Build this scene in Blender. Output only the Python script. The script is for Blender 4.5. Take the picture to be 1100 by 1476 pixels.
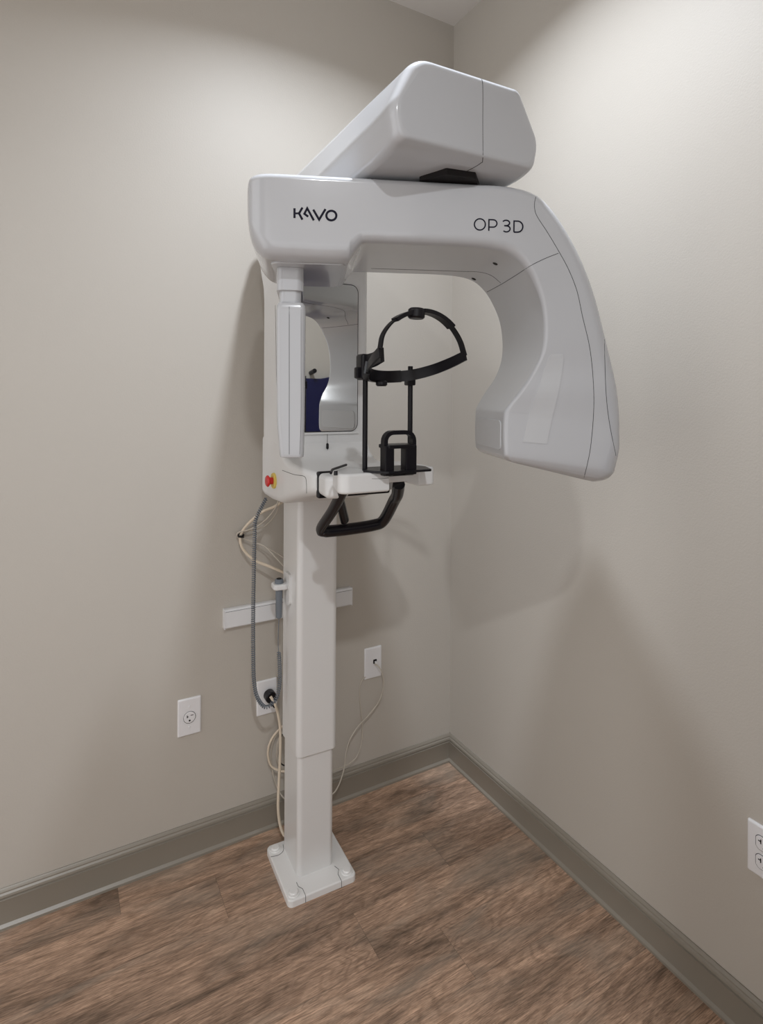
import bpy, bmesh, math, random
from mathutils import Vector, Matrix
from mathutils.bvhtree import BVHTree

for o in list(bpy.data.objects):
    bpy.data.objects.remove(o)
C = bpy.context.scene.collection
R = math.radians
PI = math.pi

# ------------------------------------------------------------------ camera
CAM = Vector((-1.279, -1.735, 1.347))
YAW, ROLL, FOC, HOR = R(29.38), R(0.32), 824.0, 573.7
fw = Vector((math.sin(YAW), math.cos(YAW), 0))
r0 = Vector((math.cos(YAW), -math.sin(YAW), 0))
u0 = Vector((0, 0, 1))
rt = r0*math.cos(ROLL) + u0*math.sin(ROLL)
up = -r0*math.sin(ROLL) + u0*math.cos(ROLL)
cd = bpy.data.cameras.new('camera')
cam = bpy.data.objects.new('camera', cd)
C.objects.link(cam)
mw = Matrix((rt, up, -fw)).transposed().to_4x4()
mw.translation = CAM
cam.matrix_world = mw
cd.sensor_fit = 'VERTICAL'
cd.sensor_height = 36
cd.lens = 36*FOC/1476
cd.shift_y = -(738-HOR)/1476
cd.clip_start = 0.02
bpy.context.scene.camera = cam

# ------------------------------------------------------------------ world, exposure, lamps
sc = bpy.context.scene
sc.view_settings.view_transform = 'Standard'
sc.view_settings.look = 'None'
sc.view_settings.gamma = 1
sc.view_settings.use_curve_mapping = False
sc.view_settings.exposure = 0.3
w = bpy.data.worlds.new('world')
sc.world = w
w.use_nodes = True
w.node_tree.nodes['Background'].inputs[0].default_value = (1, 1, 1, 1)
w.node_tree.nodes['Background'].inputs[1].default_value = 1.0

H = 2.74


def lamp(name, loc, power, size, col=(.97, .985, 1), target=None, spread=180, shape='DISK', size_y=None):
    ld = bpy.data.lights.new(name, 'AREA')
    ld.energy = power
    ld.shape = shape
    ld.size = size
    if size_y:
        ld.size_y = size_y
    ld.color = col
    ld.spread = R(spread)
    o = bpy.data.objects.new(name, ld)
    C.objects.link(o)
    o.location = loc
    if target is not None:
        d = Vector(target) - Vector(loc)
        o.rotation_euler = d.to_track_quat('-Z', 'Y').to_euler()
    return o


lamp('ceiling_downlight', (-0.64, -0.75, H-0.02), 14.5, 0.09, col=(.84, .91, 1), spread=142)
lamp('ceiling_downlight', (-1.47, -2.42, H-0.02), 22, 0.10, col=(.92, .96, 1), spread=150)


# ------------------------------------------------------------------ materials
def principled(name, col, rough=.5, metal=0., spec=.5, coat=0., coat_rough=.05, trans=0., ior=1.5):
    m = bpy.data.materials.new(name)
    m.use_nodes = True
    b = m.node_tree.nodes['Principled BSDF']
    b.inputs['Base Color'].default_value = (*col, 1)
    b.inputs['Roughness'].default_value = rough
    b.inputs['Metallic'].default_value = metal
    b.inputs['Specular IOR Level'].default_value = spec
    b.inputs['Coat Weight'].default_value = coat
    b.inputs['Coat Roughness'].default_value = coat_rough
    b.inputs['Transmission Weight'].default_value = trans
    b.inputs['IOR'].default_value = ior
    return m


def add_noise(m, scale=40, amt=.04, bump=.0, bscale=300, dist=.001):
    nt = m.node_tree
    b = nt.nodes['Principled BSDF']
    tc = nt.nodes.new('ShaderNodeTexCoord')
    n = nt.nodes.new('ShaderNodeTexNoise')
    n.inputs['Scale'].default_value = scale
    n.inputs['Detail'].default_value = 5
    nt.links.new(tc.outputs['Object'], n.inputs['Vector'])
    mx = nt.nodes.new('ShaderNodeMix')
    mx.data_type = 'RGBA'
    c = b.inputs['Base Color'].default_value[:]
    mx.inputs[6].default_value = (*[v*(1-amt) for v in c[:3]], 1)
    mx.inputs[7].default_value = (*[min(1, v*(1+amt)) for v in c[:3]], 1)
    nt.links.new(n.outputs['Fac'], mx.inputs[0])
    nt.links.new(mx.outputs[2], b.inputs['Base Color'])
    if bump:
        n2 = nt.nodes.new('ShaderNodeTexNoise')
        n2.inputs['Scale'].default_value = bscale
        n2.inputs['Detail'].default_value = 3
        nt.links.new(tc.outputs['Object'], n2.inputs['Vector'])
        bp = nt.nodes.new('ShaderNodeBump')
        bp.inputs['Strength'].default_value = bump
        bp.inputs['Distance'].default_value = dist
        nt.links.new(n2.outputs['Fac'], bp.inputs['Height'])
        nt.links.new(bp.outputs['Normal'], b.inputs['Normal'])
    return m


M = {}
M['wall'] = add_noise(principled('wall_paint', (.50, .462, .412), .52, spec=.30), 3, .015, .25, 220, .0015)
M['ceiling'] = add_noise(principled('ceiling_paint', (.70, .66, .62), .7, spec=.3), 3, .015, .2, 200, .001)
M['base'] = add_noise(principled('baseboard_paint', (.26, .232, .192), .33, spec=.5), 8, .03)
M['white'] = add_noise(principled('glossy_white_plastic', (.50, .505, .525), .16, spec=.5, coat=.4, coat_rough=.04), 5, .01)
M['column'] = add_noise(principled('white_column_paint', (.72, .71, .70), .28, spec=.5, coat=.2, coat_rough=.1), 5, .01)
M['satin'] = add_noise(principled('satin_white_plastic', (.70, .695, .69), .38, spec=.45), 6, .01)
M['pale'] = add_noise(principled('pale_panel_plastic', (.53, .535, .55), .2, spec=.5), 6, .01)
M['black'] = add_noise(principled('black_plastic', (.006, .005, .007), .36, spec=.30), 20, .1)
M['handle'] = add_noise(principled('black_handle_coating', (.008, .007, .010), .22, spec=.5), 20, .1)
M['seam'] = add_noise(principled('seam_shadow_gap', (.04, .04, .04), .8, spec=.1), 20, .05)
M['ink'] = add_noise(principled('printed_dark_ink', (.008, .007, .018), .6, spec=.15), 20, .05)
M['plate'] = add_noise(principled('wall_plate_plastic', (.78, .77, .78), .3), 10, .01)
M['race'] = add_noise(principled('raceway_plastic', (.76, .76, .77), .35), 10, .01)
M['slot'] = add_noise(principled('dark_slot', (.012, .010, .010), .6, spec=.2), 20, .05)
M['red'] = add_noise(principled('red_button_plastic', (.55, .015, .015), .3), 20, .05)
M['yellow'] = add_noise(principled('yellow_collar_plastic', (.72, .55, .12), .4), 20, .05)
M['grey'] = add_noise(principled('slate_grey_rubber', (.15, .17, .195), .45), 20, .05)
M['cream'] = add_noise(principled('cream_cable_jacket', (.66, .56, .44), .42), 20, .04)
M['thin'] = add_noise(principled('thin_cable_jacket', (.52, .47, .40), .45), 20, .04)
M['mirror'] = principled('mirror_glass', (.86, .87, .86), .012, metal=1)
M['blue'] = add_noise(principled('blue_apron_vinyl', (.0015, .003, .05), .4), 20, .08)
M['cap'] = add_noise(principled('base_cap_plastic', (.80, .79, .78), .3), 10, .01)


def floor_material():
    m = bpy.data.materials.new('wood_plank_vinyl')
    m.use_nodes = True
    nt = m.node_tree
    b = nt.nodes['Principled BSDF']
    N, L = nt.nodes.new, nt.links.new

    def math_(op, a, bb=None, v=None):
        n = N('ShaderNodeMath')
        n.operation = op
        for i, x in enumerate((a, bb)):
            if x is None:
                continue
            if isinstance(x, (int, float)):
                n.inputs[i].default_value = x
            else:
                L(x, n.inputs[i])
        return n.outputs[0]

    tc = N('ShaderNodeTexCoord')
    sx = N('ShaderNodeSeparateXYZ')
    L(tc.outputs['Object'], sx.inputs[0])
    X, Y = sx.outputs[0], sx.outputs[1]
    Wd, Ln = PLANK_W, PLANK_L
    yr = math_('DIVIDE', math_('ADD', Y, PLANK_OFF), Wd)
    row = math_('FLOOR', yr)
    fy = math_('FRACT', yr)
    xj = math_('MULTIPLY', row, 0.4659)
    for k, v in JOINTS.items():
        c_ = N('ShaderNodeMath')
        c_.operation = 'COMPARE'
        L(row, c_.inputs[0])
        c_.inputs[1].default_value = k
        c_.inputs[2].default_value = .1
        xj = math_('ADD', xj, math_('MULTIPLY', c_.outputs[0], v - k*.4659))
    xr = math_('DIVIDE', math_('SUBTRACT', X, xj), Ln)
    colm = math_('FLOOR', xr)
    fx = math_('FRACT', xr)
    cx = N('ShaderNodeCombineXYZ')
    L(colm, cx.inputs[0])
    L(row, cx.inputs[1])
    wn = N('ShaderNodeTexWhiteNoise')
    wn.noise_dimensions = '2D'
    L(cx.outputs[0], wn.inputs['Vector'])
    # grain coordinates, shifted per plank
    gx = math_('ADD', X, math_('MULTIPLY', wn.outputs['Value'], 37.0))
    gy = math_('ADD', Y, math_('MULTIPLY', wn.outputs['Value'], 11.0))
    gv = N('ShaderNodeCombineXYZ')
    L(gx, gv.inputs[0])
    L(gy, gv.inputs[1])

    def noise(sxv, syv, detail, rough, dist=0., sc_=1.):
        mp = N('ShaderNodeMapping')
        mp.inputs['Scale'].default_value = (sxv, syv, 1)
        L(gv.outputs[0], mp.inputs[0])
        n = N('ShaderNodeTexNoise')
        n.inputs['Scale'].default_value = sc_
        n.inputs['Detail'].default_value = detail
        n.inputs['Roughness'].default_value = rough
        n.inputs['Distortion'].default_value = dist
        L(mp.outputs[0], n.inputs['Vector'])
        return n.outputs['Fac']
    big = noise(2.4, 13, 5, .62, .9)
    mid = noise(9, 100, 5, .7, .5)
    fine = noise(22, 380, 3, .8, .1)
    cath = noise(1.7, 8.5, 2, .5, .9)
    patch = noise(3.0, 7.0, 3, .5, .8)
    ramp = N('ShaderNodeValToRGB')
    L(big, ramp.inputs[0])
    e = ramp.color_ramp.elements
    e[0].position, e[0].color = .30, (.172, .120, .087, 1)
    e[1].position, e[1].color = .74, (.62, .422, .304, 1)
    x = e.new(.43)
    x.color = (.35, .238, .171, 1)
    x = e.new(.56)
    x.color = (.485, .328, .236, 1)
    cw = math_('SINE', math_('MULTIPLY', cath, 120.0))
    # mid grain
    r2 = N('ShaderNodeValToRGB')
    L(mid, r2.inputs[0])
    r2.color_ramp.elements[0].position, r2.color_ramp.elements[0].color = .34, (.42, .40, .38, 1)
    r2.color_ramp.elements[1].position, r2.color_ramp.elements[1].color = .62, (1.12, 1.1, 1.08, 1)
    mx = N('ShaderNodeMix')
    mx.data_type = 'RGBA'
    mx.blend_type = 'MULTIPLY'
    mx.inputs[0].default_value = .55
    L(ramp.outputs[0], mx.inputs[6])
    L(r2.outputs[0], mx.inputs[7])
    r3 = N('ShaderNodeValToRGB')
    L(fine, r3.inputs[0])
    r3.color_ramp.elements[0].position, r3.color_ramp.elements[0].color = .38, (.50, .48, .46, 1)
    r3.color_ramp.elements[1].position, r3.color_ramp.elements[1].color = .60, (1.22, 1.21, 1.20, 1)
    m2 = N('ShaderNodeMix')
    m2.data_type = 'RGBA'
    m2.blend_type = 'MULTIPLY'
    m2.inputs[0].default_value = .85
    L(mx.outputs[2], m2.inputs[6])
    L(r3.outputs[0], m2.inputs[7])
    rc_ = N('ShaderNodeValToRGB')
    L(math_('ADD', math_('MULTIPLY', cw, .5), .5), rc_.inputs[0])
    rc_.color_ramp.elements[0].position, rc_.color_ramp.elements[0].color = .0, (.80, .78, .76, 1)
    rc_.color_ramp.elements[1].position, rc_.color_ramp.elements[1].color = .55, (1.04, 1.04, 1.04, 1)
    mc = N('ShaderNodeMix')
    mc.data_type = 'RGBA'
    mc.blend_type = 'MULTIPLY'
    mc.inputs[0].default_value = .85
    L(m2.outputs[2], mc.inputs[6])
    L(rc_.outputs[0], mc.inputs[7])
    m2 = mc
    # greyer weathered patches
    r4 = N('ShaderNodeValToRGB')
    L(patch, r4.inputs[0])
    r4.color_ramp.elements[0].position, r4.color_ramp.elements[0].color = .50, (0, 0, 0, 1)
    r4.color_ramp.elements[1].position, r4.color_ramp.elements[1].color = .70, (1, 1, 1, 1)
    m3 = N('ShaderNodeMix')
    m3.data_type = 'RGBA'
    L(math_('MULTIPLY', r4.outputs[0], .42), m3.inputs[0])
    L(m2.outputs[2], m3.inputs[6])
    m3.inputs[7].default_value = (.29, .255, .21, 1)
    # knots
    vo = N('ShaderNodeTexVoronoi')
    mpk = N('ShaderNodeMapping')
    mpk.inputs['Scale'].default_value = (2.1, 5.2, 1)
    L(gv.outputs[0], mpk.inputs[0])
    L(mpk.outputs[0], vo.inputs['Vector'])
    vo.inputs['Scale'].default_value = 1.0
    kd = math_('ADD', vo.outputs['Distance'], math_('MULTIPLY', mid, .10))
    rk = N('ShaderNodeValToRGB')
    L(kd, rk.inputs[0])
    rk.color_ramp.elements[0].position, rk.color_ramp.elements[0].color = .085, (.75, .75, .75, 1)
    rk.color_ramp.elements[1].position, rk.color_ramp.elements[1].color = .18, (0, 0, 0, 1)
    m4 = N('ShaderNodeMix')
    m4.data_type = 'RGBA'
    L(rk.outputs[0], m4.inputs[0])
    L(m3.outputs[2], m4.inputs[6])
    m4.inputs[7].default_value = (.06, .045, .035, 1)
    # plank tone
    tone = math_('ADD', math_('MULTIPLY', wn.outputs['Value'], .34), .86)
    m5 = N('ShaderNodeMix')
    m5.data_type = 'RGBA'
    m5.blend_type = 'MULTIPLY'
    m5.inputs[0].default_value = 1
    L(m4.outputs[2], m5.inputs[6])
    cc = N('ShaderNodeCombineXYZ')
    for i in range(3):
        L(tone, cc.inputs[i])
    L(cc.outputs[0], m5.inputs[7])
    # joints
    ey = math_('MULTIPLY', math_('MINIMUM', fy, math_('SUBTRACT', 1., fy)), Wd)
    ex = math_('MULTIPLY', math_('MINIMUM', fx, math_('SUBTRACT', 1., fx)), Ln)
    ed = math_('MINIMUM', ey, ex)
    g = math_('LESS_THAN', ed, .0007)
    m6 = N('ShaderNodeMix')
    m6.data_type = 'RGBA'
    L(math_('MULTIPLY', g, .4), m6.inputs[0])
    L(m5.outputs[2], m6.inputs[6])
    m6.inputs[7].default_value = (.06, .045, .035, 1)
    L(m6.outputs[2], b.inputs['Base Color'])
    b.inputs['Roughness'].default_value = .42
    b.inputs['Specular IOR Level'].default_value = .4
    bp = N('ShaderNodeBump')
    bp.inputs['Strength'].default_value = .35
    bp.inputs['Distance'].default_value = .0012
    hh = math_('SUBTRACT', math_('ADD', fine, mid), math_('MULTIPLY', g, 1.5))
    L(hh, bp.inputs['Height'])
    L(bp.outputs['Normal'], b.inputs['Normal'])
    return m


PLANK_W, PLANK_L, PLANK_OFF = .1447, 1.22, .111
JOINTS = {0: -1.134, -1: -.892, -2: -.294, -3: -.604, -4: -.43, -5: -.98}
M['floor'] = floor_material()


# ------------------------------------------------------------------ helpers
def link(name, bm, mat, parent=None, smooth=True, ang=35, wn=True):
    me = bpy.data.meshes.new(name)
    bmesh.ops.recalc_face_normals(bm, faces=bm.faces)
    bm.to_mesh(me)
    bm.free()
    me.materials.append(mat)
    if smooth:
        me.shade_smooth()
        me.set_sharp_from_angle(angle=R(ang))
    o = bpy.data.objects.new(name, me)
    C.objects.link(o)
    if parent is not None:
        o.parent = parent
    if wn and smooth:
        md = o.modifiers.new('wn', 'WEIGHTED_NORMAL')
        md.keep_sharp = True
        md.weight = 60
    return o


def struct(name, bm, mat, **k):
    o = link(name, bm, mat, **k)
    o['kind'] = 'structure'
    return o


def thing(name, label, cat, loc=(0, 0, 0), rotz=0, group=None):
    o = bpy.data.objects.new(name, None)
    o.empty_display_size = .05
    C.objects.link(o)
    o.location = loc
    o.rotation_euler = (0, 0, rotz)
    tag(o, label, cat, group)
    return o


def tag(o, label, cat, group=None):
    o['label'] = label
    o['category'] = cat
    if group:
        o['group'] = group
    return o


def add_box(bm, x0, x1, y0, y1, z0, z1, r=0., seg=3):
    vs = [bm.verts.new((x, y, z)) for x in (x0, x1) for y in (y0, y1) for z in (z0, z1)]
    idx = [(0, 1, 3, 2), (4, 6, 7, 5), (0, 4, 5, 1), (2, 3, 7, 6), (0, 2, 6, 4), (1, 5, 7, 3)]
    fs = [bm.faces.new([vs[i] for i in f]) for f in idx]
    if r:
        es = list({e for f in fs for e in f.edges})
        bmesh.ops.bevel(bm, geom=es, offset=r, segments=seg, profile=.5, affect='EDGES')
    return bm


def box(*a, **k):
    return add_box(bmesh.new(), *a, **k)


def round_poly(pts, rad, seg=5):
    """2D polygon with rounded corners; rad one number or one per corner"""
    n = len(pts)
    out = []
    for i in range(n):
        p, a, b = Vector(pts[i]), Vector(pts[i-1]), Vector(pts[(i+1) % n])
        r = rad[i] if isinstance(rad, (list, tuple)) else rad
        da, db = (a-p), (b-p)
        la, lb = da.length, db.length
        da.normalize()
        db.normalize()
        if r <= 1e-6:
            out.append(p.copy())
            continue
        ang = da.angle(db)
        if ang > PI-.02:
            out.append(p.copy())
            continue
        t = min(r/math.tan(ang/2), la*.49, lb*.49)
        rr = t*math.tan(ang/2)
        c = p + (da+db).normalized()*(rr/math.sin(ang/2))
        p1, p2 = p+da*t, p+db*t
        a1 = math.atan2(p1.y-c.y, p1.x-c.x)
        a2 = math.atan2(p2.y-c.y, p2.x-c.x)
        d = a2-a1
        while d > PI:
            d -= 2*PI
        while d < -PI:
            d += 2*PI
        for k in range(seg+1):
            q = a1 + d*k/seg
            out.append(Vector((c.x+rr*math.cos(q), c.y+rr*math.sin(q))))
    return out


def loft(rings, cap=True, bm=None):
    bm = bm or bmesh.new()
    vr = [[bm.verts.new(p) for p in rg] for rg in rings]
    n = len(vr[0])
    for a, b in zip(vr, vr[1:]):
        for i in range(n):
            bm.faces.new((a[i], a[(i+1) % n], b[(i+1) % n], b[i]))
    if cap:
        bm.faces.new(vr[0])
        bm.faces.new(vr[-1][::-1])
    return bm


def prism(pts2, mp, h0, h1, r=0., seg=4, r0=None, bm=None):
    """extrude a 2D outline between h0 and h1, rounding both rims by inset; mp(u,v,h)->xyz"""
    rb = r if r0 is None else r0
    c = sum((Vector(p) for p in pts2), Vector((0, 0)))/len(pts2)
    n = len(pts2)
    area = sum(pts2[i][0]*pts2[(i+1) % n][1]-pts2[(i+1) % n][0]*pts2[i][1] for i in range(n))
    sgn = 1 if area > 0 else -1

    def inset(d):
        out = []
        for i in range(n):
            p, a, b = Vector(pts2[i]), Vector(pts2[i-1]), Vector(pts2[(i+1) % n])
            t = (b-a)
            if t.length < 1e-9:
                out.append(p)
                continue
            t.normalize()
            nn = Vector((-t.y, t.x))*sgn
            out.append(p+nn*d)
        return out
    rings = []
    s = 1 if h1 > h0 else -1
    if rb:
        for k in range(seg):
            q = k/seg*PI/2
            rings.append([mp(p.x, p.y, h0+s*rb*(1-math.sin(q))) for p in inset(rb*(1-math.cos(q)))][:])
        rings = []
        for k in range(seg+1):
            q = k/seg*PI/2
            rings.append([mp(p.x, p.y, h0+s*rb*(1-math.cos(q))) for p in inset(rb*(1-math.sin(q)))])
    else:
        rings.append([mp(p.x, p.y, h0) for p in inset(0)])
    if r:
        for k in range(seg+1):
            q = k/seg*PI/2
            rings.append([mp(p.x, p.y, h1-s*r*(1-math.sin(q))) for p in inset(r*(1-math.cos(q)))])
    else:
        rings.append([mp(p.x, p.y, h1) for p in inset(0)])
    return loft(rings, bm=bm)


def zup(x, y, h):
    return Vector((x, y, h))


def catmull(pts, per=8, closed=False):
    P = [Vector(p) for p in pts]
    out = []
    n = len(P)
    rng = range(n if closed else n-1)
    for i in rng:
        if closed:
            p0, p1, p2, p3 = P[i-1], P[i], P[(i+1) % n], P[(i+2) % n]
        else:
            p0 = P[i-1] if i else P[0]*2-P[1]
            p1, p2 = P[i], P[i+1]
            p3 = P[i+2] if i+2 < n else P[-1]*2-P[-2]
        for k in range(per):
            t = k/per
            out.append(.5*((2*p1)+(p2-p0)*t+(2*p0-5*p1+4*p2-p3)*t*t+(3*p1-p0-3*p2+p3)*t**3))
    if not closed:
        out.append(P[-1])
    return out


def frames(path, closed=False):
    n = len(path)
    T = []
    for i in range(n):
        a = path[i-1] if (i or closed) else path[0]
        b = path[(i+1) % n] if (i < n-1 or closed) else path[-1]
        T.append((b-a).normalized())
    nrm = T[0].orthogonal().normalized()
    out = []
    for t in T:
        nrm = (nrm - t*nrm.dot(t))
        if nrm.length < 1e-6:
            nrm = t.orthogonal()
        nrm.normalize()
        out.append((t, nrm.copy(), t.cross(nrm)))
    return out


def tube(path, r, n=10, closed=False, bm=None, flat=1.0, nref=None):
    """tube of radius r (number or per point). nref: fixed normal, flat scales along binormal"""
    bm = bm or bmesh.new()
    fr = frames(path, closed)
    rings = []
    for i, (p, (t, a, b)) in enumerate(zip(path, fr)):
        if nref is not None:
            a = (nref - t*nref.dot(t)).normalized()
            b = t.cross(a)
        rr = r[i] if isinstance(r, (list, tuple)) else r
        rings.append([bm.verts.new(p + a*rr*math.cos(2*PI*k/n) + b*rr*flat*math.sin(2*PI*k/n)) for k in range(n)])
    m = len(rings)
    for i in range(m if closed else m-1):
        A, B = rings[i], rings[(i+1) % m]
        for k in range(n):
            bm.faces.new((A[k], A[(k+1) % n], B[(k+1) % n], B[k]))
    if not closed:
        bm.faces.new(rings[0])
        bm.faces.new(rings[-1][::-1])
    return bm


def strap(path, nrm, w, th, bm=None):
    """flat band: nrm(i,p) gives thickness direction; w width, th thickness"""
    bm = bm or bmesh.new()
    n = len(path)
    rings = []
    for i, p in enumerate(path):
        t = (path[min(i+1, n-1)]-path[max(i-1, 0)]).normalized()
        a = nrm(i, p)
        a = (a - t*a.dot(t)).normalized()
        b = t.cross(a)
        ww = w[i] if isinstance(w, (list, tuple)) else w
        c = [(-.5, -.5), (-.5, .5), (.5, .5), (.5, -.5)]
        rings.append([p + a*th*u + b*ww*v for u, v in c])
    return loft(rings, bm=bm)


def cyl(p0, p1, r, n=24, r1=None, bev=0., bm=None):
    bm = bm or bmesh.new()
    p0, p1 = Vector(p0), Vector(p1)
    d = (p1-p0).normalized()
    a = d.orthogonal().normalized()
    b = d.cross(a)
    r1 = r if r1 is None else r1
    st = [(0, r-bev), (bev, r), ((p1-p0).length-bev, r1), ((p1-p0).length, r1-bev)] if bev else [(0, r), ((p1-p0).length, r1)]
    rings = [[p0+d*h+(a*math.cos(2*PI*k/n)+b*math.sin(2*PI*k/n))*q for k in range(n)] for h, q in st]
    return loft(rings, bm=bm)


def helix(path, cr, pitch, step=10):
    """points of a coil of radius cr wound round the path"""
    fr = frames(path)
    L = [0]
    for a, b in zip(path, path[1:]):
        L.append(L[-1]+(b-a).length)
    tot = L[-1]
    n = int(tot/pitch*step)
    out = []
    j = 0
    for i in range(n+1):
        s = tot*i/n
        while j < len(L)-2 and L[j+1] < s:
            j += 1
        f = (s-L[j])/max(1e-9, L[j+1]-L[j])
        p = path[j].lerp(path[j+1], f)
        a = fr[j][1].lerp(fr[j+1][1], f).normalized()
        b = fr[j][2].lerp(fr[j+1][2], f).normalized()
        q = 2*PI*i/step
        out.append(p+a*cr*math.cos(q)+b*cr*math.sin(q))
    return out


def ray(px, py):
    return fw + (px-550)/FOC*rt - (py-HOR)/FOC*up


def at(px, py, axis, val):
    """world point of a photo pixel on a world plane"""
    d = ray(px, py)
    t = (val-CAM[axis])/d[axis]
    return CAM + d*t


# machine frame
MO, MR = Vector((-.645, -.206, 0)), R(-2)
MU = Vector((math.cos(MR), math.sin(MR), 0))
MV = Vector((-math.sin(MR), math.cos(MR), 0))


def to_m(p):
    d = p-MO
    return Vector((d.dot(MU), d.dot(MV), d.z))


CAM_M = to_m(CAM)


def ray_m(px, py):
    d = ray(px, py)
    return Vector((d.dot(MU), d.dot(MV), d.z))


def at_m(px, py, axis, val):
    d = ray_m(px, py)
    t = (val-CAM_M[axis])/d[axis]
    return CAM_M + d*t


# rotating unit frame inside the machine frame
CO, CA = Vector((.01, -.45, 0)), R(-20)
CS = Vector((math.cos(CA), math.sin(CA), 0))
CN = Vector((-math.sin(CA), math.cos(CA), 0))


def cm(s, v, z):
    return CO + CS*s + CN*v + Vector((0, 0, z))


def at_c(px, py, v):
    d = ray_m(px, py)
    t = (v - (CAM_M-CO).dot(CN))/d.dot(CN)
    return CAM_M + d*t


# ------------------------------------------------------------------ room shell
XL, YB = -3.0, -3.3
struct('floor', box(XL, .1, YB, .1, -.05, 0), M['floor'], smooth=False)
struct('ceiling', box(XL, .1, YB-2, .1, H, H+.05), M['ceiling'], smooth=False)
struct('wall_left', box(XL, .1, 0, .1, 0, H), M['wall'], smooth=False)
struct('wall_right', box(0, .1, YB, 0, 0, H), M['wall'], smooth=False)
wb = box(-.89, 0, -1.92, -1.80, 0, H)
struct('wall_back', wb, M['wall'], smooth=False)
struct('wall_front', box(XL, -1.95, -1.92, -1.80, 0, H), M['wall'], smooth=False)


def baseboard(name, a, b, nrm):
    """profiled skirting from a to b, nrm pointing into the room"""
    prof = [(0, 0), (.018, 0), (.018, .0065), (.0120, .0125), (.0120, .0705), (.0125, .072), (.0085, .0735), (.0085, .0765), (.012, .079),
            (.011, .084), (.0075, .0875), (.0075, .0905), (.0055, .094), (.003, .097), (0, .097)]
    a, b, nrm = Vector(a), Vector(b), Vector(nrm)
    return struct(name, loft([[p+nrm*u+Vector((0, 0, v)) for u, v in prof] for p in (a, b)]), M['base'], wn=False, ang=25)


baseboard('baseboard_left', (XL, 0, 0), (0, 0, 0), (0, -1, 0))
baseboard('baseboard_right', (0, 0, 0), (0, YB, 0), (-1, 0, 0))

# ------------------------------------------------------------------ the x-ray machine
root = thing('dental_x_ray_machine', 'tall white panoramic dental x-ray unit with curved arm standing in the corner', 'x-ray machine', MO, MR)


def part(name, bm, mat, parent=root, label=None, **k):
    o = link(name, bm, mat, parent, **k)
    if label:
        o['label'] = label
    return o


def seam_on(name, tree, px, parent, r=.0006, per=6, off=.0, mat=None, off_pt=None):
    """thin dark joint line lying on a surface, following photo pixels"""
    P = catmull([Vector((a, b, 0)) for a, b in px], per)
    pts = []
    for p in P:
        d = ray_m(p.x, p.y).normalized()
        hit = tree.ray_cast(CAM_M, d)
        if hit[0] is not None:
            pts.append(hit[0]+hit[1]*off)
    if len(pts) < 2:
        print('SEAM MISS', name)
        return None
    keep = [pts[0]]
    for p in pts[1:]:
        if .0002 < (p-keep[-1]).length < .08:
            keep.append(p)
    return part(name, tube(keep, r, 6), mat or M['seam'], parent, wn=False)


# base plate
pl = round_poly([(-.099, -.106), (.099, -.106), (.099, .106), (-.099, .106)], .014, 5)
bp = part('base_plate', prism(pl, zup, 0, .018, .004, 4, r0=0), M['cap'])
for x in (-.078, .078):
    for y in (-.084, .084):
        bmx = cyl((x, y, .017), (x, y, .0205), .0165, 28, bev=.001)
        cyl((x, y, .019), (x, y, .0255), .0125, 28, bev=.002, bm=bmx)
        part('bolt_cap', bmx, M['cap'], bp)
for xs in (-1, 1):
    q = [(xs*.052, -.1065, .0), (xs*.052, -.1065, .0175), (xs*.052, -.103, .0182), (xs*.052, -.082, .0182), (xs*.060, -.07, .0182), (xs*.060, -.055, .0182)]
    if xs > 0:
        q = q[:4]+[(.060, -.068, .0182), (.054, -.052, .0182)]
    part('seam', tube([Vector(p) for p in q], .0006, 6), M['seam'], bp, wn=False)
q = [(-.098, .062, .0182), (-.075, .058, .0182), (-.058, .068, .0182), (-.052, .09, .0182)]
part('seam', tube(catmull(q, 4), .0006, 6), M['seam'], bp, wn=False)

# columns
lc = round_poly([(-.053, -.044), (.054, -.044), (.054, .088), (-.053, .088)], .014, 6)
part('lower_column', prism(lc, zup, .016, .6), M['column'])
uc = round_poly([(-.0585, -.051), (.0605, -.051), (.0605, .095), (-.0585, .095)], .016, 6)
uco = part('upper_column', prism(uc, zup, .352, 1.10, .0, 3, r0=.0015), M['column'])

# switch holder on the column's left side
hb = bmesh.new()
hp = round_poly([(-.03, .755), (.012, .755), (.018, .80), (.012, .845), (-.03, .845)], .012, 4)
prism(hp, lambda a, b, h: Vector((h, a+.035, b)), -.066, -.055, .003, 3, r0=.0, bm=hb)
fp = round_poly([(-.105, .018), (-.062, .012), (-.062, .056), (-.105, .060)], .012, 4)
prism(fp, zup, .800, .816, .004, 3, bm=hb)
part('switch_holder', hb, M['satin'])

# carriage: side profile extruded across, then the ledge below
cp = [(.065, 1.075), (.068, 1.62), (.075, 1.66), (.105, 1.71), (.112, 1.765), (-.10, 1.765), (-.10, 1.075)]
cpr = round_poly(cp, [.012, .05, .05, .04, .0, .0, .01], 5)
cb = prism(cpr, lambda a, b, h: Vector((h, a, b)), -.127, .127, .012, 5)
cbt = BVHTree.FromBMesh(cb)
carriage = part('carriage', cb, M['satin'], label='white carriage housing behind the mirror')
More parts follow.
